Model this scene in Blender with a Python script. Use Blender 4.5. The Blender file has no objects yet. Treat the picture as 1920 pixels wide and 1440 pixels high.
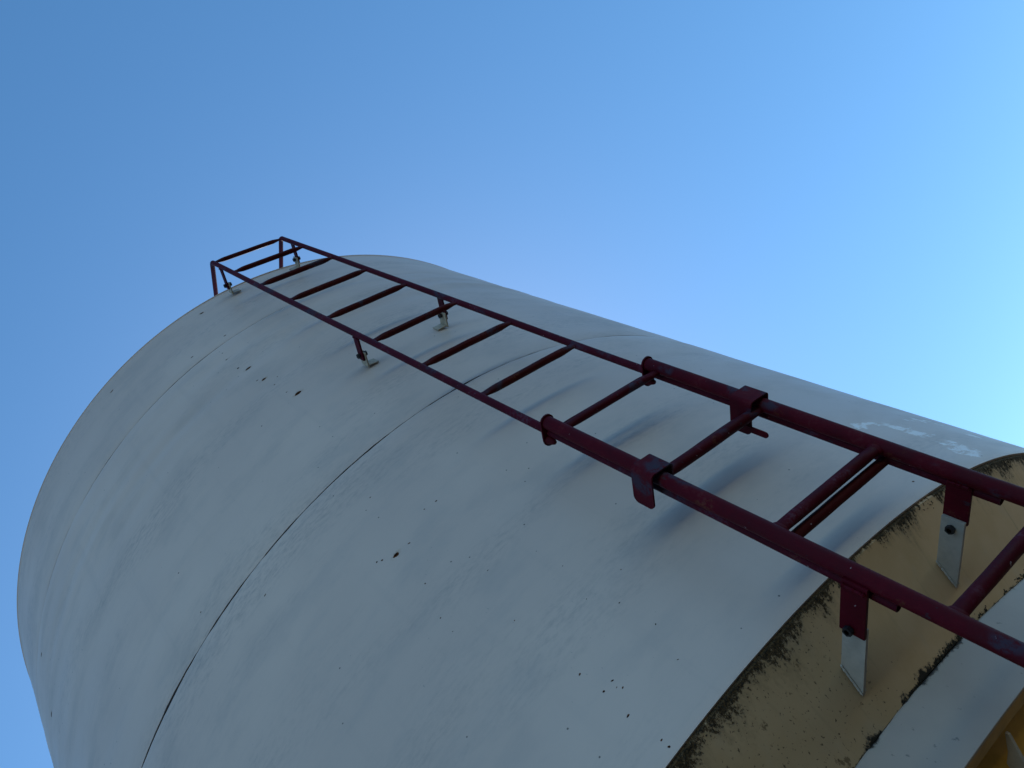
import bpy, bmesh, math, random
from mathutils import Vector, Matrix, noise
C = bpy.context.scene.collection
PI = math.pi
random.seed(4)

# ------------------------------------------------------------------ camera
az, el, ro = 2.343881, 0.834664, -1.141600
F = Vector((math.cos(el)*math.cos(az), math.cos(el)*math.sin(az), math.sin(el)))
Rt = F.cross(Vector((0, 0, 1))).normalized(); U = Rt.cross(F)
r_ = Rt*math.cos(ro) + U*math.sin(ro); u_ = -Rt*math.sin(ro) + U*math.cos(ro)
cd = bpy.data.cameras.new('camera'); cam = bpy.data.objects.new('camera', cd); C.objects.link(cam)
M = Matrix((r_, u_, -F)).transposed().to_4x4(); M.translation = (3.156540, -1.244479, 0.032773)
cam.matrix_world = M
cd.sensor_width = 36; cd.lens = 36*1462.24/1920; cd.clip_start = 0.05; cd.clip_end = 2000
bpy.context.scene.camera = cam

# ------------------------------------------------------------------ sky, sun, exposure
SUN_AZ, SUN_EL = 151.0, 45.0            # degrees, azimuth from +X towards +Y: behind the silo
W = bpy.data.worlds.new('World'); bpy.context.scene.world = W; W.use_nodes = True
wn, wl = W.node_tree.nodes, W.node_tree.links
wn.clear()
sky = wn.new('ShaderNodeTexSky'); sky.sky_type = 'NISHITA'; sky.sun_disc = False
sky.sun_elevation = math.radians(SUN_EL); sky.sun_rotation = math.radians(90 - SUN_AZ)
sky.altitude = 400; sky.air_density = 0.95; sky.dust_density = 0.22; sky.ozone_density = 1.7
bg = wn.new('ShaderNodeBackground'); bg.inputs[1].default_value = 0.15
wo = wn.new('ShaderNodeOutputWorld')
hs = wn.new('ShaderNodeHueSaturation'); hs.inputs['Saturation'].default_value = 1.22; hs.inputs['Hue'].default_value = .492
wl.new(sky.outputs[0], hs.inputs['Color']); wl.new(hs.outputs[0], bg.inputs[0]); wl.new(bg.outputs[0], wo.inputs[0])
sl = bpy.data.lights.new('sun', 'SUN'); sl.energy = 2.0; sl.angle = math.radians(0.5); sl.color = (1, .95, .87)
sun = bpy.data.objects.new('sun', sl); C.objects.link(sun)
sd = Vector((math.cos(math.radians(SUN_EL))*math.cos(math.radians(SUN_AZ)), math.cos(math.radians(SUN_EL))*math.sin(math.radians(SUN_AZ)), math.sin(math.radians(SUN_EL))))
sun.rotation_euler = sd.to_track_quat('Z', 'Y').to_euler(); sun.location = sd*30
vs = bpy.context.scene.view_settings
vs.view_transform = 'Standard'; vs.look = 'None'; vs.exposure = 0.48; vs.gamma = 1; vs.use_curve_mapping = False

# ------------------------------------------------------------------ material helpers
class NT:
    def __init__(s, name):
        s.m = bpy.data.materials.new(name); s.m.use_nodes = True
        s.n, s.l = s.m.node_tree.nodes, s.m.node_tree.links
        s.b = s.n['Principled BSDF']
    def _in(s, sock, v):
        if isinstance(v, bpy.types.NodeSocket): s.l.new(v, sock)
        elif v is not None: sock.default_value = v
    def math(s, op, a, b=None, c=None, clamp=False):
        k = s.n.new('ShaderNodeMath'); k.operation = op; k.use_clamp = clamp
        s._in(k.inputs[0], a)
        if b is not None: s._in(k.inputs[1], b)
        if c is not None: s._in(k.inputs[2], c)
        return k.outputs[0]
    def vmath(s, op, a, b=None):
        k = s.n.new('ShaderNodeVectorMath'); k.operation = op
        s._in(k.inputs[0], a)
        if b is not None: s._in(k.inputs[1], b)
        return k.outputs['Value'] if op in ('DISTANCE', 'LENGTH') else k.outputs[0]
    def noise(s, vec, scale, detail=4, rough=.55, scl=None, dist=0.):
        if scl is not None: vec = s.vmath('MULTIPLY', vec, scl)
        k = s.n.new('ShaderNodeTexNoise'); s.l.new(vec, k.inputs['Vector'])
        k.inputs['Scale'].default_value = scale; k.inputs['Detail'].default_value = detail
        k.inputs['Roughness'].default_value = rough; k.inputs['Distortion'].default_value = dist
        return k.outputs['Fac'], k.outputs['Color']
    def voro(s, vec, scale, feat='F1', rnd=1.):
        k = s.n.new('ShaderNodeTexVoronoi'); k.feature = feat; s.l.new(vec, k.inputs['Vector'])
        k.inputs['Scale'].default_value = scale; k.inputs['Randomness'].default_value = rnd
        return k.outputs['Distance'], (k.outputs['Color'] if feat == 'F1' else None)
    def ramp(s, v, a, b, lo=0., hi=1.):
        k = s.n.new('ShaderNodeMapRange'); k.interpolation_type = 'SMOOTHSTEP'
        s._in(k.inputs[0], v); s._in(k.inputs[1], a); s._in(k.inputs[2], b); s._in(k.inputs[3], lo); s._in(k.inputs[4], hi)
        return k.outputs[0]
    def mix(s, f, a, b, mode='MIX'):
        k = s.n.new('ShaderNodeMix'); k.data_type = 'RGBA'; k.blend_type = mode; k.clamp_factor = True
        s._in(k.inputs[0], f)
        s._in(k.inputs[6], (*a, 1) if isinstance(a, tuple) else a)
        s._in(k.inputs[7], (*b, 1) if isinstance(b, tuple) else b)
        return k.outputs[2]
    def bump(s, h, strength, dist, nrm=None):
        k = s.n.new('ShaderNodeBump'); k.inputs['Strength'].default_value = strength; k.inputs['Distance'].default_value = dist
        s.l.new(h, k.inputs['Height'])
        if nrm is not None: s.l.new(nrm, k.inputs['Normal'])
        return k.outputs[0]
    def uv(s): return s.n.new('ShaderNodeTexCoord').outputs['UV']
    def obj(s): return s.n.new('ShaderNodeTexCoord').outputs['Object']
    def out(s, color=None, rough=None, normal=None, metallic=None, spec=None):
        if color is not None: s._in(s.b.inputs['Base Color'], (*color, 1) if isinstance(color, tuple) else color)
        if rough is not None: s._in(s.b.inputs['Roughness'], rough)
        if normal is not None: s.l.new(normal, s.b.inputs['Normal'])
        if metallic is not None: s._in(s.b.inputs['Metallic'], metallic)
        if spec is not None: s._in(s.b.inputs['Specular IOR Level'], spec)
        return s.m

# rust chips and paint nicks read off the photograph: (arc length round the shell, height, radius)
CHIPS = [(-.501,3.525,.005),(-.487,3.232,.013),(-.485,3.053,.011),(-.511,3.443,.007),(-.449,2.777,.015),(-.504,3.081,.005),
 (-.476,2.956,.005),(-.513,3.294,.006),(-.443,2.999,.004),(-.472,2.84,.005),(-.662,1.701,.0085),(-.698,1.728,.005),(-.713,1.74,.005),
 (-.617,1.696,.005),(-.471,1.746,.0045),(-.515,1.755,.0035),(-.626,1.938,.003),(-.585,1.971,.003),(-.636,2.76,.0045),(-2.188,3.229,.012),
 (-2.08,3.507,.010),(-.598,1.009,.0045),(-.593,.938,.0045),(-.566,.94,.003),(-.561,.911,.003),(-.57,.922,.002),(-.599,.864,.0045),
 (-.542,1.41,.0025),(-.419,1.247,.0025),(-.344,1.119,.0025),(-.594,1.238,.0025),(-.706,1.418,.003),(-.67,1.541,.004),(-.708,1.359,.0025),
 (-.453,1.129,.0025),(-.417,1.056,.003),(-1.188,2.525,.0045),(-1.002,2.036,.004),(.358,.79,.0035),(-.443,.858,.0025),(-.409,.952,.0025),
 (-1.195,2.269,.004),(-.595,.759,.0045),(-.594,.779,.003),(-.976,4.1,.008),(-.397,4.107,.012),(-.425,3.678,.006),(-.603,3.703,.006)]

def shell_paint():
    t = NT('weathered_white_paint'); uv = t.uv()
    wf, wc = t.noise(uv, 38, 3)
    warp = t.vmath('MULTIPLY', t.vmath('SUBTRACT', wc, (.5, .5, .5)), (.022, .012, 0))
    p = t.vmath('MULTIPLY', t.vmath('ADD', uv, warp), (.62, 1, 0))
    mask = None; big_m = None
    for u, v, r in CHIPS:
        d = t.vmath('DISTANCE', p, (u*.62, v, 0))
        k = t.math('SUBTRACT', d, r*(.62 if r > .0055 else .5))
        mask = k if mask is None else t.math('MINIMUM', mask, k)
        if r > .0065: big_m = k if big_m is None else t.math('MINIMUM', big_m, k)
    chip = t.ramp(mask, .0006, -.0004)
    halo = t.ramp(big_m, .012, 0.0)
    # broad tone
    big, _ = t.noise(uv, 1.1, 4, .5, (1, 1, 1))
    mid, _ = t.noise(uv, 5, 6, .62, (.55, 1.2, 1))
    col = t.mix(t.ramp(big, .35, .68), (.590, .500, .440), (.665, .565, .490))
    col = t.mix(t.ramp(mid, .46, .72, 0, .30), col, (.35,.35,.35))
    # grime bands that run round the shell
    band, _ = t.noise(uv, 1.0, 5, .6, (.55, 3.2, 1))
    fine, _ = t.noise(uv, 60, 6, .72)
    fs, _ = t.noise(uv, 1, 6, .72, (26, 75, 1))
    g = t.math('MULTIPLY', t.ramp(band, .44, .70), t.ramp(fs, .40, .72))
    col = t.mix(t.math('MULTIPLY', g, .50), col, (.22,.22,.22))
    # vertical rain streaks
    st, _ = t.noise(uv, 1.0, 4, .6, (14, .5, 1))
    col = t.mix(t.ramp(st, .55, .76, 0, .10), col, (.32,.32,.315))
    # small scuffs
    sc, _ = t.noise(uv, 1.0, 3, .5, (190, 70, 1))
    area, _ = t.noise(uv, 2.4, 2, .5)
    scm = t.math('MULTIPLY', t.ramp(sc, .70, .76), t.ramp(area, .45, .62))
    col = t.mix(t.math('MULTIPLY', scm, .6), col, (.16, .17, .18))
    # tiny specks
    vd, vc = t.voro(uv, 26)
    sep = t.n.new('ShaderNodeSeparateColor'); t.l.new(vc, sep.inputs[0])
    sp = t.math('MULTIPLY', t.ramp(vd, .075, .05), t.math('GREATER_THAN', sep.outputs[0], .84))
    col = t.mix(t.math('MULTIPLY', sp, .8), col, (.06, .055, .05))
    # fresh touch up smears near the lower right limb
    _, wc2 = t.noise(uv, 7, 5, .65)
    p2 = t.vmath('ADD', uv, t.vmath('MULTIPLY', t.vmath('SUBTRACT', wc2, (.5, .5, .5)), (.42, .26, 0)))
    sm = None
    for u, v, r in [(.63,1.04,.032),(.68,.99,.04),(.70,.945,.03),(.705,.84,.032),(.725,.79,.030),(.90,1.02,.025),(.95,.90,.03)]:
        k = t.math('SUBTRACT', t.vmath('DISTANCE', t.vmath('MULTIPLY', p2, (1, 1, 0)), (u, v, 0)), r)
        sm = k if sm is None else t.math('MINIMUM', sm, k)
    fib, _ = t.noise(uv, 24, 5, .7, (.6, 1.6, 1))
    smm = t.math('MULTIPLY', t.ramp(sm, .014, -.012), t.ramp(fib, .38, .50))
    col = t.mix(t.math('MULTIPLY', smm, .9), col, (.92, .94, .95))
    # rust bleeding round the chips, chip itself
    rn, _ = t.noise(uv, 150, 3)
    col = t.mix(t.math('MULTIPLY', t.math('MULTIPLY', halo, t.ramp(fine, .46, .60)), .7), col, (.42, .30, .19))
    col = t.mix(chip, col, t.mix(t.ramp(rn, .45, .62), (.022, .012, .008), (.13, .045, .018)))
    rgh = t.math('ADD', t.ramp(mid, .3, .7, .38, .50), t.math('MULTIPLY', chip, .5), clamp=True)
    rgh = t.math('ADD', rgh, t.math('MULTIPLY', smm, .15), clamp=True)
    h = t.math('ADD', t.math('MULTIPLY', fine, .3), t.math('MULTIPLY', chip, -1.2))
    return t.out(col, rgh, t.bump(h, .22, .0012), spec=t.math('MULTIPLY', t.math('SUBTRACT', 1., chip), .30))

def cream_paint():
    # uv: u = arc length, v = distance down the cone from the shell edge (m)
    t = NT('cream_paint_with_mould'); uv = t.uv()
    sepx = t.n.new('ShaderNodeSeparateXYZ'); t.l.new(uv, sepx.inputs[0]); u, v = sepx.outputs[0], sepx.outputs[1]
    big, _ = t.noise(uv, 5, 4, .6)
    col = t.mix(t.ramp(big, .35, .65), (.57, .365, .185), (.64, .425, .235))
    # a paler wash near the brackets and scratches
    wash, _ = t.noise(uv, 9, 3, .5, (1, .7, 1))
    col = t.mix(t.ramp(wash, .55, .75, 0, .30), col, (.50, .43, .34))
    col = t.mix(t.math('MULTIPLY', t.ramp(u, .02, -.22), .45), col, (.30, .225, .135))
    # specks of grime everywhere, denser on the left
    s1, _ = t.noise(uv, 1, 4, .6, (130, 95, 1))
    left = t.ramp(u, .02, -.22)
    thr = t.math('SUBTRACT', .735, t.math('MULTIPLY', left, .115))
    spk = t.ramp(t.math('SUBTRACT', s1, thr), .0, .035)
    col = t.mix(t.math('MULTIPLY', spk, .85), col, (.075, .05, .03))
    s2, _ = t.noise(uv, 1, 5, .65, (24, 17, 1))
    spk2 = t.ramp(t.math('SUBTRACT', s2, t.math('SUBTRACT', .72, t.math('MULTIPLY', left, .09))), .0, .05)
    col = t.mix(t.math('MULTIPLY', spk2, .75), col, (.13, .085, .04))
    # vertical runs
    run, _ = t.noise(uv, 1, 3, .5, (45, 3.5, 1))
    col = t.mix(t.ramp(run, .58, .78, 0, .35), col, (.25, .18, .10))
    # mould hanging from the shell edge: deep where the coarse noise is high
    dn, _ = t.noise(uv, 1, 5, .65, (8, .8, 1))
    deep = t.math('ADD', t.ramp(dn, .42, .60, .006, .072), t.math('MULTIPLY', left, .026))
    right = t.ramp(u, .32, .50); deep = t.math('ADD', deep, t.math('MULTIPLY', right, .045))
    f1, _ = t.noise(uv, 1, 6, .75, (85, 48, 1))
    f2, _ = t.noise(uv, 1, 4, .65, (260, 190, 1))
    m = t.math('SUBTRACT', t.math('ADD', t.math('MULTIPLY', t.math('SUBTRACT', f1, .5), 2.4), .55), t.math('DIVIDE', v, deep))
    m = t.math('ADD', m, t.math('MULTIPLY', t.math('SUBTRACT', f2, .5), .9))
    mould = t.ramp(m, .0, .30)
    mc = t.mix(t.ramp(f2, .40, .62), (.012, .010, .006), (.10, .062, .026))
    halo = t.ramp(m, -.75, .15, 0, .30)
    col = t.mix(halo, col, (.17, .125, .065)); col = t.mix(mould, col, mc)
    # grime at the joint with the band: v ~ 0.196 m
    jd = t.math('SUBTRACT', .277, v)
    jn, _ = t.noise(uv, 1, 3, .6, (9, .5, 1))
    fj, _ = t.noise(uv, 1, 6, .75, (62, 62, 1))
    jm = t.math('SUBTRACT', t.math('ADD', t.math('MULTIPLY', t.math('SUBTRACT', fj, .5), 3.2), t.math('ADD', t.ramp(jn, .45, .65, -.2, .6), t.math('MULTIPLY', t.math('MULTIPLY', t.ramp(u, -.13, -.04), t.ramp(u, .16, .10)), .75))), t.math('DIVIDE', jd, .022))
    jmask = t.ramp(jm, .0, .4)
    col = t.mix(jmask, col, (.022, .019, .014))
    h = t.math('ADD', t.math('MULTIPLY', mould, .8), t.math('ADD', t.math('MULTIPLY', jmask, .7), t.math('MULTIPLY', f1, .25)))
    return t.out(col, t.math('ADD', .5, t.math('MULTIPLY', mould, .4), clamp=True), t.bump(h, .7, .003), spec=.35)

def band_paint():
    # uv: v = distance below the joint
    t = NT('band_white_paint'); uv = t.uv()
    sepx = t.n.new('ShaderNodeSeparateXYZ'); t.l.new(uv, sepx.inputs[0]); u, v = sepx.outputs[0], sepx.outputs[1]
    n, _ = t.noise(uv, 4, 4, .55); f, _ = t.noise(uv, 1, 6, .7, (80, 70, 1)); f2, _ = t.noise(uv, 1, 3, .6, (55, 40, 1))
    col = t.mix(t.ramp(n, .35, .65), (.345,.29,.25), (.39,.33,.28))
    col = t.mix(t.ramp(f2, .66, .72, 0, .7), col, (.12, .12, .11))
    jn, _ = t.noise(uv, 1, 3, .6, (9, .5, 1))
    m = t.math('SUBTRACT', t.math('ADD', t.math('MULTIPLY', t.math('SUBTRACT', f, .5), 1.7), t.math('ADD', t.ramp(jn, .45, .65, -.2, .5), t.math('MULTIPLY', t.math('MULTIPLY', t.ramp(u, -.13, -.04), t.ramp(u, .16, .10)), .6))), t.math('DIVIDE', v, .020))
    mk = t.ramp(m, 0, .35)
    col = t.mix(t.ramp(m, -.9, .1, 0, .3), col, (.33, .32, .27)); col = t.mix(mk, col, (.025, .021, .016))
    h = t.math('ADD', t.math('MULTIPLY', mk, .8), t.math('MULTIPLY', f, .3))
    return t.out(col, .42, t.bump(h, .5, .002), spec=.45)

def crimson_paint(name, base, worn, amount, sc=1.):
    t = NT(name); o = t.obj()
    n, _ = t.noise(o, 9*sc, 5, .62); f, _ = t.noise(o, 130, 5, .7); b, _ = t.noise(o, 34*sc, 4, .6, (1, 1, .5))
    col = t.mix(t.ramp(n, .35, .65), base, tuple(c*1.45 for c in base))
    m = t.math('MULTIPLY', t.ramp(n, .50, .70), t.ramp(f, .40, .62))
    col = t.mix(t.math('MULTIPLY', m, amount), col, worn)
    chips = t.math('MULTIPLY', t.ramp(b, .655, .68), t.ramp(f, .42, .5))
    col = t.mix(t.math('MULTIPLY', chips, .8), col, (.035, .025, .035))
    pt, _ = t.noise(o, 6.5*sc, 3, .5, (1, 1, .8)); pf, _ = t.noise(o, 55, 5, .7)
    pm = t.math('MULTIPLY', t.ramp(pt, .60, .66), t.ramp(pf, .36, .56))
    col = t.mix(t.math('MULTIPLY', pm, .75), col, (.040, .038, .062))
    rs, _ = t.noise(o, 11, 4, .6, (1, 1, 1)); rm = t.math('MULTIPLY', t.ramp(rs, .60, .70), t.ramp(f, .46, .6))
    col = t.mix(t.math('MULTIPLY', rm, .55), col, (.13, .050, .018))
    sc2, _ = t.noise(o, 70, 2, .5)
    col = t.mix(t.ramp(sc2, .745, .765, 0, .55), col, (.42, .36, .38))
    return t.out(col, t.ramp(n, .3, .7, .52, .72), t.bump(f, .35, .0012), spec=.12)

def plain(name, col, rough=.5, metallic=0., var=.25, scale=30, bump=.3):
    t = NT(name); o = t.obj(); n, _ = t.noise(o, scale, 5, .65)
    c = t.mix(t.ramp(n, .35, .7), col, tuple(x*(1-var) for x in col))
    return t.out(c, rough, t.bump(n, bump, .0015), metallic)

M_shell = shell_paint(); M_cream = cream_paint(); M_band = band_paint()
M_rail = crimson_paint('faded_crimson_paint', (.054, .001, .008), (.09, .055, .085), .70)
M_rung = crimson_paint('dull_maroon_paint', (.048, .0028, .0035), (.075, .05, .05), .40)
M_wide = crimson_paint('glossy_crimson_paint', (.062, .0004, .006), (.13, .05, .05), .45)
M_widerung = crimson_paint('scuffed_crimson_paint', (.052, .001, .006), (.13, .09, .12), .6)
M_grey = plain('pale_grey_paint', (.44, .40, .345), .5, var=.2)
M_cream2 = plain('aged_cream_clip_paint', (.50, .44, .33), .5, var=.35, scale=60)
M_bolt = plain('dark_bolt_steel', (.035, .035, .04), .45, .6)
M_seam = plain('rusty_seam', (.012, .008, .007), .9, var=.6, scale=120)
M_yellow = plain('ochre_yellow_paint', (.62, .33, .04), .55, var=.25, scale=14)
M_ochre = plain('dusty_ochre_paint', (.58, .36, .12), .55, var=.25, scale=14)

def ground_mat():
    t = NT('gravel_ground'); o = t.obj()
    n, _ = t.noise(o, .25, 5, .6); f, _ = t.noise(o, 14, 6, .7); vd, vc = t.voro(o, 28)
    col = t.mix(t.ramp(n, .35, .65), (.070, .054, .036), (.092, .070, .047))
    col = t.mix(t.ramp(f, .4, .7, 0, .5), col, (.08, .062, .045)); col = t.mix(.25, col, vc, 'OVERLAY')
    return t.out(col, .9, t.bump(vd, .6, .02))
M_ground = ground_mat()

# ------------------------------------------------------------------ mesh helpers
def link(name, bm, mat, parent=None, smooth=True, kind=None, label=None, sharp=math.radians(38)):
    me = bpy.data.meshes.new(name)
    bm.normal_update()
    if smooth:
        for f in bm.faces: f.smooth = True
        for e in bm.edges:
            if len(e.link_faces) == 2 and e.calc_face_angle(0) > sharp: e.smooth = False
    bm.to_mesh(me); bm.free(); me.materials.append(mat)
    o = bpy.data.objects.new(name, me); C.objects.link(o)
    if parent is not None: o.parent = parent
    if kind: o['kind'] = kind
    if label: o['label'] = label
    return o
def thing(name, label, cat, loc, group=None):
    o = bpy.data.objects.new(name, None); C.objects.link(o); o.location = (0, 0, 0)
    o.empty_display_size = .2; o['label'] = label; o['category'] = cat
    if group: o['group'] = group
    return o
def frames(pts):
    T = []
    for i in range(len(pts)):
        a = pts[max(0, i-1)]; b = pts[min(len(pts)-1, i+1)]
        T.append((b-a).normalized())
    return T
def tube(bm, pts, rad, seg=20, side=None, cap=True, bore=0.):
    """rad: list of (ra, rb); ra along `side`, rb across it. bore > 0 leaves an open hollow end."""
    pts = [Vector(p) for p in pts]; T = frames(pts)
    s = Vector(side) if side else (Vector((0, 1, 0)) if abs(T[0].y) < .8 else Vector((1, 0, 0)))
    rings = []
    for i, (p, t) in enumerate(zip(pts, T)):
        s = (s - t*s.dot(t)).normalized(); n = t.cross(s)
        ra, rb = rad[i] if isinstance(rad, list) else rad
        rings.append([bm.verts.new(p + s*(ra*math.cos(2*PI*k/seg)) + n*(rb*math.sin(2*PI*k/seg))) for k in range(seg)])
    for a, b in zip(rings, rings[1:]):
        for k in range(seg):
            bm.faces.new((a[k], a[(k+1) % seg], b[(k+1) % seg], b[k]))
    if cap:
        for ring, p, t, flip in ((rings[0], pts[0], T[0], True), (rings[-1], pts[-1], -T[-1], False)):
            if bore > 0:
                c = p; inner = [bm.verts.new(c + (v.co-c)*bore) for v in ring]
                deep = [bm.verts.new(v.co + t*.03) for v in inner]
                for k in range(seg):
                    q = (k+1) % seg
                    for A, B in ((ring, inner), (inner, deep)):
                        f = (A[q], A[k], B[k], B[q]); bm.faces.new(f if flip else tuple(reversed(f)))
                bm.faces.new(list(reversed(deep)) if flip else deep)
            else:
                bm.faces.new(list(reversed(ring)) if flip else ring)
    return bm
def prism(poly, O, A, B, N, th, bev=.0):
    """polygon given in (a,b) on axes A,B from O, thickness th along N (centred)"""
    bm = bmesh.new(); O, A, B, N = map(Vector, (O, A, B, N))
    lo = [bm.verts.new(O + A*a + B*b - N*th/2) for a, b in poly]; hi = [bm.verts.new(O + A*a + B*b + N*th/2) for a, b in poly]
    bm.faces.new(lo); bm.faces.new(hi)
    for i in range(len(poly)):
        j = (i+1) % len(poly); bm.faces.new((lo[i], hi[i], hi[j], lo[j]))
    bmesh.ops.recalc_face_normals(bm, faces=bm.faces)
    if bev:
        bmesh.ops.bevel(bm, geom=list(bm.edges), offset=bev, segments=2, affect='EDGES', profile=.6)
    return bm
def arc(cx, cy, r, a0, a1, n=6):
    return [(cx + r*math.cos(math.radians(a0 + (a1-a0)*i/n)), cy + r*math.sin(math.radians(a0 + (a1-a0)*i/n))) for i in range(n+1)]
def merge(bm, other):
    me = bpy.data.meshes.new('t'); other.to_mesh(me); other.free(); bm.from_mesh(me); bpy.data.meshes.remove(me); return bm

# ------------------------------------------------------------------ the setting
bm = bmesh.new()
gv = [bm.verts.new(v) for v in ((-900, -900, -1.6), (900, -900, -1.6), (900, 900, -1.6), (-900, 900, -1.6))]
bm.faces.new(gv); link('ground', bm, M_ground, kind='structure', smooth=False)

# ------------------------------------------------------------------ the silo
R, ZB, Z2, Z3, ZT = 1.900962, 0.740313, 2.169419, 3.613209, 4.218084
ZJ, RJ, ZE = 0.5439, 1.70456, 0.3980
silo = thing('storage_silo', 'big weathered white steel silo with cream cone and rust chips, ladders on its side', 'silo', (0, 0, 0))
NU = 480
def nz(x, y, z=0.): return noise.noise(Vector((x, y, z)))
def wave(th, z):
    c, s = math.cos(th), math.sin(th)
    a = .0016*nz(c*1.6, s*1.6, z*3.2) + .0011*noise.noise(Vector((c*3+5, s*3, z*9)))
    a += .0060*math.exp(-((z-3.35)/.30)**2)*noise.noise(Vector((c*2.2, s*2.2+9, z*11)))
    for zz in (Z2, Z3): a -= .0022*math.exp(-((z-zz)/.035)**2)
    return a
def rev(prof_fn, nu=NU, uvf=None, closed=True):
    """surface of revolution; prof_fn(theta) -> list of (r, z, v)"""
    bm = bmesh.new(); uvl = bm.loops.layers.uv.new('UVMap')
    cols, vv = [], []
    for i in range(nu):
        th = -PI + 2*PI*i/nu; pr = prof_fn(th)
        cols.append([bm.verts.new((r*math.cos(th), r*math.sin(th), z)) for r, z, v in pr]); vv.append([v for r, z, v in pr])
    for i in range(nu):
        j = (i+1) % nu
        for k in range(len(cols[0])-1):
            f = bm.faces.new((cols[i][k], cols[j][k], cols[j][k+1], cols[i][k+1]))
            u0 = (-PI + 2*PI*i/nu); u1 = (-PI + 2*PI*(i+1)/nu)
            for lp, (uu, v) in zip(f.loops, ((u0, vv[i][k]), (u1, vv[j][k]), (u1, vv[j][k+1]), (u0, vv[i][k+1]))):
                lp[uvl].uv = (uu*R, v)
    return bm
def gap(th, z, top):
    c, s = math.cos(th)*9, math.sin(th)*9
    g = noise.noise(Vector((c, s, z*7))) + .5*noise.noise(Vector((c*5, s*5, z*7))) + .35*noise.noise(Vector((c*19, s*19, z*3+top)))
    if math.degrees(th) > 0: g -= min(1, math.degrees(th)/8)*.55
    if z > 3: return max(.00005, .0008 + .0022*g)
    return max(.0005, .0030 + .0040*g)
def course(z0, z1, g0, g1, n):
    def pf(th):
        a = z0 + (gap(th, z0, 1) if g0 else 0); b = z1 - (gap(th, z1, 2) if g1 else 0)
        out = [(R-.006, a, a)]
        zs = [a, a+.0015] + [a + .0015 + (b-a-.003)*k/n for k in range(1, n)] + [b-.0015, b]
        for i, z in enumerate(zs): out.append((R + wave(th, z) - (.0003 if i in (0, len(zs)-1) else 0), z, z))
        out.append((R-.006, b, b)); return out
    return rev(pf)
for z0, z1, g0, g1, n in ((ZB, Z2, 0, 1, 60), (Z2, Z3, 1, 1, 64), (Z3, ZT, 1, 0, 30)):
    link('shell_course', course(z0, z1, g0, g1, n), M_shell, silo, sharp=math.radians(50))
for z in (Z2, Z3):
    link('seam', rev(lambda th: [(R-.0065, z-.014, 0), (R+wave(th, z)-.0022, z-.009, .3), (R+wave(th, z)-.0022, z+.009, .6), (R-.0065, z+.014, 1)]), M_seam, silo)
# vertical weld on the lowest course
def vweld():
    bm = bmesh.new(); uvl = bm.loops.layers.uv.new('UVMap'); n = 90; cols = []
    for i in range(n+1):
        z = ZB+.004 + (Z2-ZB-.02)*i/n; th0 = math.radians(-1.0 + .25*math.sin(z*3)); w = .0045 + .0012*nz(z*20, 3)
        row = []
        for a, h in ((-w, -.0006), (-w*.4, .0011), (w*.4, .0011), (w, -.0006)):
            th = th0 + a/R; rr = R + wave(th, z) + h*(.8+.5*nz(z*40, 7)); row.append((bm.verts.new((rr*math.cos(th), rr*math.sin(th), z)), th*R, z))
        cols.append(row)
    for a, b in zip(cols, cols[1:]):
        for k in range(3):
            f = bm.faces.new((a[k][0], a[k+1][0], b[k+1][0], b[k][0]))
            for lp, q in zip(f.loops, (a[k], a[k+1], b[k+1], b[k])): lp[uvl].uv = (q[1], q[2])
    return bm
link('weld_bead', vweld(), M_shell, silo)
# cone, band, flange, lower cone
K = 1.0
def conepf(th):
    w = lambda d: .0008*nz(math.cos(th)*4, math.sin(th)*4, d*9)
    pts = [(R-.0062, ZB+.002, 0), (R-.0068, ZB-.0075, .008)]
    for k in range(1, 13):
        d = .0075 + (ZB-ZJ-.0075)*k/12; pts.append((R - d*K + w(d)*(1 if k < 12 else 0), ZB-d, d*1.4142))
    return pts
link('hopper_cone', rev(conepf), M_cream, silo)
def bandpf(th):
    c, s = math.cos(th), math.sin(th)
    j = .0016*nz(c*40, s*40) + .0012*nz(c*110, s*110)
    return [(RJ-.010, ZJ-.001+j, 0), (RJ+.001, ZJ-.0015+j, 0), (RJ+.003, ZJ-.0045+j, .004)] + \
        [(RJ+.003+.0006*nz(c*5, s*5, k), ZJ-.006-(ZJ-.006-ZE-.001)*k/8, .006+.14*k/8) for k in range(0, 8)] + [(RJ+.003, ZE+.001, .146), (RJ+.002, ZE, .147), (RJ-.008, ZE, .155)]
link('support_band', rev(bandpf), M_band, silo)
link('bottom_flange', rev(lambda th: [(RJ-.004, ZE+.0015, 0), (1.636, ZE+.0015, .07), (1.634, ZE+.004, .072), (1.634, ZE+.012, .08), (RJ-.012, ZE+.014, .15)], 360), M_ochre, silo)
link('outlet_cone', rev(lambda th: [(RJ-.006, ZJ-.004, 0), (1.548, ZJ-.156, .2), (.9, ZJ-.80, 1.2), (.18, ZJ-1.5, 2.2), (.18, ZJ-1.70, 2.4), (.001, ZJ-1.70, 2.6)], 240), M_yellow, silo)
link('roof', rev(lambda th: [(R, ZT-.0005, 0), (R+.004, ZT+.004, .01), (R-.01, ZT+.008, .02), (1.2, ZT+.16, .7), (.5, ZT+.33, 1.4), (.001, ZT+.42, 1.9)], 240), M_shell, silo)
# stiffener gussets below the flange
gpoly = [(1.628, .3975), (1.579, .386), (1.534, .384), (1.49, .34), (1.47, .27), (1.50, .25), (1.578, .357), (1.628, .390)]
gus0 = None
for k in range(24):
    th = math.radians(0.0 + 15*k)
    if gus0 is None:
        gus0 = link('gusset', prism(gpoly, (0, 0, 0), (1, 0, 0), (0, 0, 1), (0, 1, 0), .008, .001), M_grey, silo, smooth=False); o = gus0
    else:
        o = gus0.copy(); C.objects.link(o); o.parent = silo
    o.rotation_euler = (0, 0, th)
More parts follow.
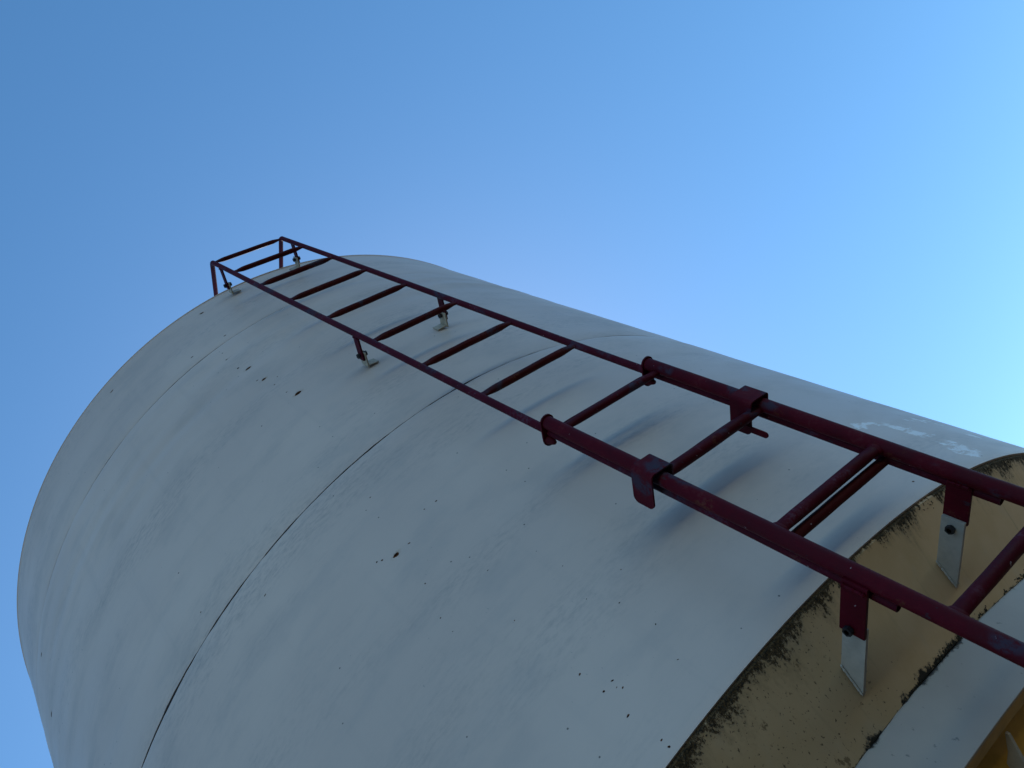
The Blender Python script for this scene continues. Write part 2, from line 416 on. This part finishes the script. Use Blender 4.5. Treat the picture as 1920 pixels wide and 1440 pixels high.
# crust of dirt and peeled paint along the cone / band joint and under the shell edge
def crust():
    bm = bmesh.new()
    for i in range(900):
        if i < 420:
            th = random.uniform(-.42, .36)
            if nz(math.cos(th)*28, math.sin(th)*28, 2.) + .25*(th > -.06 and th < .09) < .10: continue
            d = (ZB-ZJ) - abs(random.gauss(0, .004)); size = random.uniform(.0015, .0045)
        else:
            th = random.uniform(-.42, .42); d = .008 + abs(random.gauss(0, .009))
            if nz(math.cos(th)*22, math.sin(th)*22, 5.) + .12*(th < -.05) < -.02: continue
            size = random.uniform(.001, .0032)
        r = R - d + .001; c = Vector((r*math.cos(th), r*math.sin(th), ZB-d))
        n = 5; vs_ = []
        ax = Vector((random.gauss(0, 1), random.gauss(0, 1), random.gauss(0, 1))).normalized(); b = ax.orthogonal().normalized(); g = ax.cross(b)
        for k in range(n):
            a = 2*PI*k/n; rr = size*random.uniform(.6, 1.3); vs_.append(bm.verts.new(c + b*rr*math.cos(a) + g*rr*.7*math.sin(a)))
        top = bm.verts.new(c + ax*size*.5); bot = bm.verts.new(c - ax*size*.4)
        for k in range(n):
            bm.faces.new((vs_[k], vs_[(k+1) % n], top)); bm.faces.new((vs_[(k+1) % n], vs_[k], bot))
    return bm
link('dirt_crust', crust(), plain('dirt', (.05, .038, .022), .95, var=.6, scale=200), silo, kind='stuff', smooth=False)

# ------------------------------------------------------------------ ladders
S0, TS, TY = 0.1319306, 0.01005414, -0.01026321
HW = .2
def P(y, z, ds=0.): return Vector((R + S0 + TS*(z-2.5) + ds, y + TY*(z-2.5), z))
SW = .0312
RN, RW = .0122, .0186
WYL, WYR = -.2031, .1927
def bolt(o, name, at, axis, r, ln, parent):
    """hex head, nut and shank along axis"""
    bm = bmesh.new(); at = Vector(at); axis = Vector(axis).normalized()
    tube(bm, [at-axis*ln/2, at+axis*ln/2], (r*.5, r*.5), 10)
    tube(bm, [at+axis*ln*.28, at+axis*ln*.5], (r, r), 6); tube(bm, [at-axis*ln*.5, at-axis*ln*.26], (r, r), 6)
    tube(bm, [at+axis*ln*.25, at+axis*ln*.29], (r*1.25, r*1.25), 16)
    return link(name, bm, M_bolt, parent)
def rung(parent, a, b, r, mat, flat=.42, name='rung', taper=.05):
    a, b = Vector(a), Vector(b); L = (b-a).length; pts, rad = [], []
    prof = [(0, flat), (.008, flat), (.02, flat*1.15), (.032, .72), (taper, .95), (taper+.015, 1)]
    for d, k in prof: pts.append(a.lerp(b, d/L)); rad.append((r*(1+.22*(1-k)), r*k))
    for t_ in (.35, .5, .65): pts.append(a.lerp(b, t_) + Vector((random.uniform(-1, 1), 0, random.uniform(-1, 1)))*.0006); rad.append((r, r))
    for d, k in reversed(prof): pts.append(b.lerp(a, d/L)); rad.append((r*(1+.22*(1-k)), r*k))
    bm = bmesh.new(); tube(bm, pts, rad, 18, side=(0, 0, 1))
    return link(name, bm, mat, parent)

narrow = thing('silo_ladder', 'slim dark crimson upper ladder with rails arching over the silo roof edge', 'ladder', (0, 0, 0))
def narrow_rail(y):
    z_top = 4.262; pts = []
    z = .5435
    n = 34
    for i in range(n+1):
        zz = z + (z_top-.03-z)*i/n; pts.append(P(y, zz) + Vector((.0012*nz(zz*1.3, y*9), .0012*nz(zz*1.7+4, y*7), 0)))
    # elbow: turns inward and climbs on over the roof edge, then curls down on to the roof
    e = pts[-1]; d0 = Vector((0, 0, 1)); ang = math.radians(52); rb = .045
    for k in range(1, 9):
        a = ang*k/8; pts.append(e + Vector((-rb*(1-math.cos(a)), 0, rb*math.sin(a))))
    d = Vector((-math.sin(ang), 0, math.cos(ang))); q = pts[-1]
    for k in range(1, 5): pts.append(q + d*.10*k)
    q = pts[-1]; rb = .10; cen_n = Vector((-d.z, 0, d.x))   # left of travel
    a0 = math.atan2(d.z, d.x)
    for k in range(1, 13):
        a = a0 + (math.radians(270)-a0)*k/12
        # centre on the silo side
        c = q + Vector((math.cos(a0+PI/2), 0, math.sin(a0+PI/2)))*rb
        pts.append(c + Vector((math.cos(a-PI/2), 0, math.sin(a-PI/2)))*rb)
    q = pts[-1]
    roofz = ZT + .008 + (R-q.x)*.2
    pts.append(Vector((q.x, q.y, roofz-.02)))
    bm = bmesh.new(); tube(bm, pts, (RN, RN), 18, side=(0, 1, 0), bore=.78)
    return bm
for y in (-HW, HW): link('rail', narrow_rail(y), M_rail, narrow)
RZ = [(4.246, 4.246), (3.947, 3.95), (3.602, 3.605), (3.262, 3.262), (2.902, 2.908), (2.521, 2.532), (2.181, 2.185), (1.843, 1.848), (1.5035, 1.5035), (1.149, 1.149), (.790, .790)]
for i, (a, b) in enumerate(RZ):
    A, B = P(-HW+.004, a), P(HW-.004, b)
    if i == 0:
        A += Vector((-.004, 0, 0)); B += Vector((-.004, 0, 0))
    rung(narrow, A, B, .0128 if i else .0115, M_rung, flat=.45)
# weld collars where rungs meet the rails
for i, (a, b) in enumerate(RZ[1:]):
    for y, z in ((-HW, a), (HW, b)):
        bm = bmesh.new(); s = 1 if y < 0 else -1
        tube(bm, [P(y+s*.0085, z), P(y+s*.0125, z), P(y+s*.018, z)], [(.0165, .0075), (.0155, .0068), (.0135, .0055)], 14, side=(0, 0, 1)); link('weld_collar', bm, M_rail, narrow)
# flat stand-off bars, their bolts, and the angle clips welded on the shell
def standoff(zl, zc, y, bar_on_left):
    s = -1 if bar_on_left else 1               # side of the clip the red bar lies on
    yb = y + TY*(zl-2.5) + s*.0046
    x1 = P(y, zl).x - .004; x0 = R + .026
    h = .019
    poly = [(x0, -h), (x1, -h), (x1, h), (x0, h)]
    link('standoff_bar', prism(poly, (0, yb, zl), (1, 0, 0), (0, 0, 1), (0, 1, 0), .0075, .0012), M_rail, narrow, smooth=False)
    bolt(None, 'bolt', (x0+.020, yb - s*.004, zl), (0, 1, 0), .0105, .040, narrow)
    # clip
    yc = yb - s*.0078
    bm = prism([(R-.003, -.026), (R+.058, -.026), (R+.058, .026), (R-.003, .026)], (0, yc, zl), (1, 0, 0), (0, 0, 1), (0, 1, 0), .006, .001)
    inn = 1 if y < 0 else -1
    leg = prism([(0, -.021), (.044, -.021), (.044, .021), (0, .021)], (R + .0022, yc + inn*.003, zl), (-.045*1, inn, 0), (0, 0, 1), (1, 0, 0), .0045, .001)
    link('angle_clip', merge(bm, leg), M_cream2, silo, smooth=False)
for zl, zr in ((4.115, 4.122), (2.640, 2.668)):
    standoff(zl, zl, -HW, True); standoff(zr, zr, HW, False)

lower = thing('silo_ladder', 'thick crimson lower ladder with clamp boxes in front of the slim ladder', 'ladder', (0, 0, 0))
def Pw(y, z): return P(y, z, SW)
for y in (WYL, WYR):
    zs = [-1.2, 1.524]; bm = bmesh.new(); n = 26
    tube(bm, [Pw(y, zs[0]+(zs[1]-zs[0])*i/n) + Vector((.0010*nz(i*.31, y*9), .0010*nz(i*.37, y*5), 0)) for i in range(n+1)], (RW, RW), 24, side=(0, 1, 0)); link('rail', bm, M_wide, lower)
for i, z in enumerate((1.470, 1.121, .806, .452, .10, -.25, -.60, -.95)):
    A, B = Pw(WYL+.006, z), Pw(WYR-.006, z)
    if i < 2: A.x -= .008; B.x -= .008
    rung(lower, A, B, .0146 if i else .0120, M_widerung, flat=.62, taper=.055)
    if i > 1:
        for y, s in ((WYL, 1), (WYR, -1)):
            bm = bmesh.new(); tube(bm, [Pw(y+s*.013, z), Pw(y+s*.019, z), Pw(y+s*.026, z)], [(.0215, .0125), (.0205, .012), (.018, .0098)], 16, side=(0, 0, 1)); link('weld_collar', bm, M_wide, lower)
# end plates: a keyhole plate round both tubes at the head of each thick rail
for y, yn in ((WYL, -HW), (WYR, HW)):
    c = Pw(y, 1.520); k = (P(yn, 1.52) - c); 
    poly = arc(0, 0, .0235, -90, 90, 10) + arc(-.052, 0, .0225, 90, 270, 10)
    bm = prism(poly, c, (1, (-.0 if y < 0 else .0), 0), (0, 1, 0), (0, 0, 1), .006, .001)
    link('end_plate', bm, M_wide, lower, smooth=False)
    bm = bmesh.new(); q = c + Vector((-.052, -.006, -.004)); tube(bm, [q+Vector((0, 0, -.026)), q+Vector((0, 0, -.012)), q], [(.006, .006), (.011, .012), (.014, .014)], 10); link('latch_stub', bm, M_wide, lower)
# clamp boxes: bent plate folded round the front of both tubes
def bent(name, pts, z0, z1, th, mat, tongue=None):
    """pts: outline centre line in (x, y); thickness th"""
    bm = bmesh.new(); n = len(pts); off = []
    V2 = [Vector((p[0], p[1], 0)) for p in pts]
    for i in range(n):
        a = V2[max(0, i-1)]; b = V2[min(n-1, i+1)]; t_ = (b-a).normalized(); off.append(Vector((-t_.y, t_.x, 0))*th/2)
    rows = []
    for i in range(n):
        lo = z0(i) if callable(z0) else z0; hi = z1(i) if callable(z1) else z1
        rows.append([bm.verts.new((V2[i].x+s*off[i].x, V2[i].y+s*off[i].y, z)) for s, z in ((1, lo), (1, hi), (-1, hi), (-1, lo))])
    for a, b in zip(rows, rows[1:]):
        for k in range(4): bm.faces.new((a[k], a[(k+1) % 4], b[(k+1) % 4], b[k]))
    bm.faces.new(rows[0][::-1]); bm.faces.new(rows[-1])
    bmesh.ops.recalc_face_normals(bm, faces=bm.faces)
    return link(name, bm, mat, lower, sharp=math.radians(30))
def clamp(y0, zc, long_side):
    xo = Pw(0, zc).x + RW + .010; hw = .0345; rb = .009; h = .033
    xl = xo - .098; xs = xo - .050
    left_x, right_x = (xl, xs)
    pts = []; zlo = []; zhi = []
    # left (-y) leg from its tip outward, corners rounded at the tip
    for d, cut in ((0, .013), (.003, .007), (.007, .003), (.013, 0), (.03, 0)):
        pts.append((left_x+d, y0-hw)); zlo.append(zc-h+cut); zhi.append(zc+h-cut)
    for a in range(0, 91, 18):
        pts.append((xo-rb+rb*math.sin(math.radians(a)), y0-hw+rb-rb*math.cos(math.radians(a)))); zlo.append(zc-h); zhi.append(zc+h)
    for a in range(0, 91, 18):
        pts.append((xo-rb+rb*math.cos(math.radians(a)), y0+hw-rb+rb*math.sin(math.radians(a)))); zlo.append(zc-h); zhi.append(zc+h)
    for d, cut in ((.013, 0), (.007, .003), (.003, .007), (0, .013)):
        pts.append((right_x+d, y0+hw)); zlo.append(zc-h+cut); zhi.append(zc+h-cut)
    bent('clamp', pts, lambda i: zlo[i], lambda i: zhi[i], .0045, M_wide)
clamp(-.1925, 1.135, True)
clamp(.1915, 1.150, False)
# tongue that sticks out under the right clamp
def tongue():
    c = Vector((P(0, 1.11).x-.012, .148, 1.087))
    poly = [(-.0, .045)] + arc(0, -.018, .0085, 180, 360, 8)[0:9] + [(.0085, .045)]
    poly = [(-.0085, .045)] + arc(0, -.018, .0085, 180, 360, 8) + [(.0085, .045)]
    return prism(poly, c, (1, 0, 0), (0, 0, 1), (0, 1, 0), .005, .0008)
link('tongue', tongue(), M_wide, lower, smooth=False)
# bottom stand-off plates: red plate on the rail, grey bar on the cone, bolted together
def lug(y, zc, x0, x1, side, gx1):
    hz = .0265
    link('bracket_plate', prism([(x0, -hz), (x1, -hz), (x1, hz), (x0, hz)], (0, y+side*.0045, zc), (1, 0, 0), (0, 0, 1), (0, 1, 0), .0085, .0012), M_wide, lower, smooth=False)
    ztop, zbot = zc+hz*.94, zc-hz*.94
    ct, cb = R-(ZB-ztop)*K-.006, R-(ZB-zbot)*K-.006
    poly = [(cb, zbot), (gx1, zbot), (gx1, ztop), (ct, ztop)]
    link('support_bar', prism(poly, (0, y-side*.0045, 0), (1, 0, 0), (0, 0, 1), (0, 1, 0), .0085, .001), M_grey, silo, smooth=False)
    return ct, cb
lug(.2, .6225, 1.927, P(0, .62, SW).x-.004, 1, 1.938)
lug(-.2, .6165, 1.912, P(0, .62, SW).x-.004, -1, 1.93)
bolt(None, 'bolt', (1.914, .2, .6235), (0, 1, 0), .0105, .040, lower)
bolt(None, 'bolt', (1.9235, -.2, .620), (0, 1, 0), .0105, .042, lower)

def bead(a, b, r, mat, parent, name='weld_bead'):
    a, b = Vector(a), Vector(b); n = max(6, int((b-a).length/.0035)); bm = bmesh.new(); pts, rad = [], []
    for i in range(n+1):
        k = .45 if i in (0, n) else 1; w = 1 + .22*math.sin(i*2.1) + .25*nz(i*.7, a.z*9, a.y*7)
        pts.append(a.lerp(b, i/n) + Vector((nz(i*.9, 1, a.y), nz(i*.9, 5, a.y), 0))*.0009); rad.append((r*w*k, r*w*k))
    tube(bm, pts, rad, 10, side=(0, 0, 1) if abs((b-a).normalized().z) < .8 else (0, 1, 0)); return link(name, bm, mat, parent)
for y, zc, s in ((.2, .6225, 1), (-.2, .6165, -1)):
    for o_ in (-.0065, .0065):
        xw = P(0, zc, SW).x - RW*.88
        bead((xw, y+s*.0045+o_, zc-.025), (xw, y+s*.0045+o_, zc+.025), .0042, M_wide, lower)
        zt, zb_ = zc+.0245, zc-.0245
        bead((R-(ZB-zt)*K+.001, y-s*.0045+o_, zt), (R-(ZB-zb_)*K+.001, y-s*.0045+o_, zb_), .0026, M_grey, silo)
for zl, y in ((4.115, -HW), (4.122, HW), (2.640, -HW), (2.668, HW)):
    yb = y + TY*(zl-2.5) + (-.0046 if y < 0 else .0046)
    for o_ in (-.005, .005): bead((P(0, zl).x-RN*.9, yb+o_, zl-.018), (P(0, zl).x-RN*.9, yb+o_, zl+.018), .0034, M_rail, narrow)

# ------------------------------------------------------------------ frame the silo stands on
fr = thing('support_frame', 'ochre yellow steel legs and cross beams carrying the silo above the gravel', 'frame', (0, 0, -1.6))
for k in range(4):
    th = math.radians(62 + 90*k); c = Vector((1.58*math.cos(th), 1.58*math.sin(th), 0))
    n = Vector((math.cos(th), math.sin(th), 0)); t_ = Vector((-n.y, n.x, 0))
    link('leg', prism([(-.05, -.07), (.05, -.07), (.05, .07), (-.05, .07)], c+Vector((0, 0, (ZE-1.6)/2-.0)), n, t_, (0, 0, 1), ZE+1.6-.004, .006), M_yellow, fr, smooth=False)
    link('foot_plate', prism([(-.14, -.14), (.14, -.14), (.14, .14), (-.14, .14)], c+Vector((0, 0, -1.588)), n, t_, (0, 0, 1), .02, .003), M_yellow, fr, smooth=False)
    th2 = th+PI/2; d = Vector((1.58*math.cos(th2), 1.58*math.sin(th2), 0)); mid = (c+d)/2; ax = (d-c).normalized(); up = Vector((0, 0, 1)); nn = ax.cross(up)
    link('beam', prism([(-.04, -.05), (.04, -.05), (.04, .05), (-.04, .05)], mid+Vector((0, 0, -1.2)), nn, up, ax, (d-c).length-.14, .004), M_yellow, fr, smooth=False)
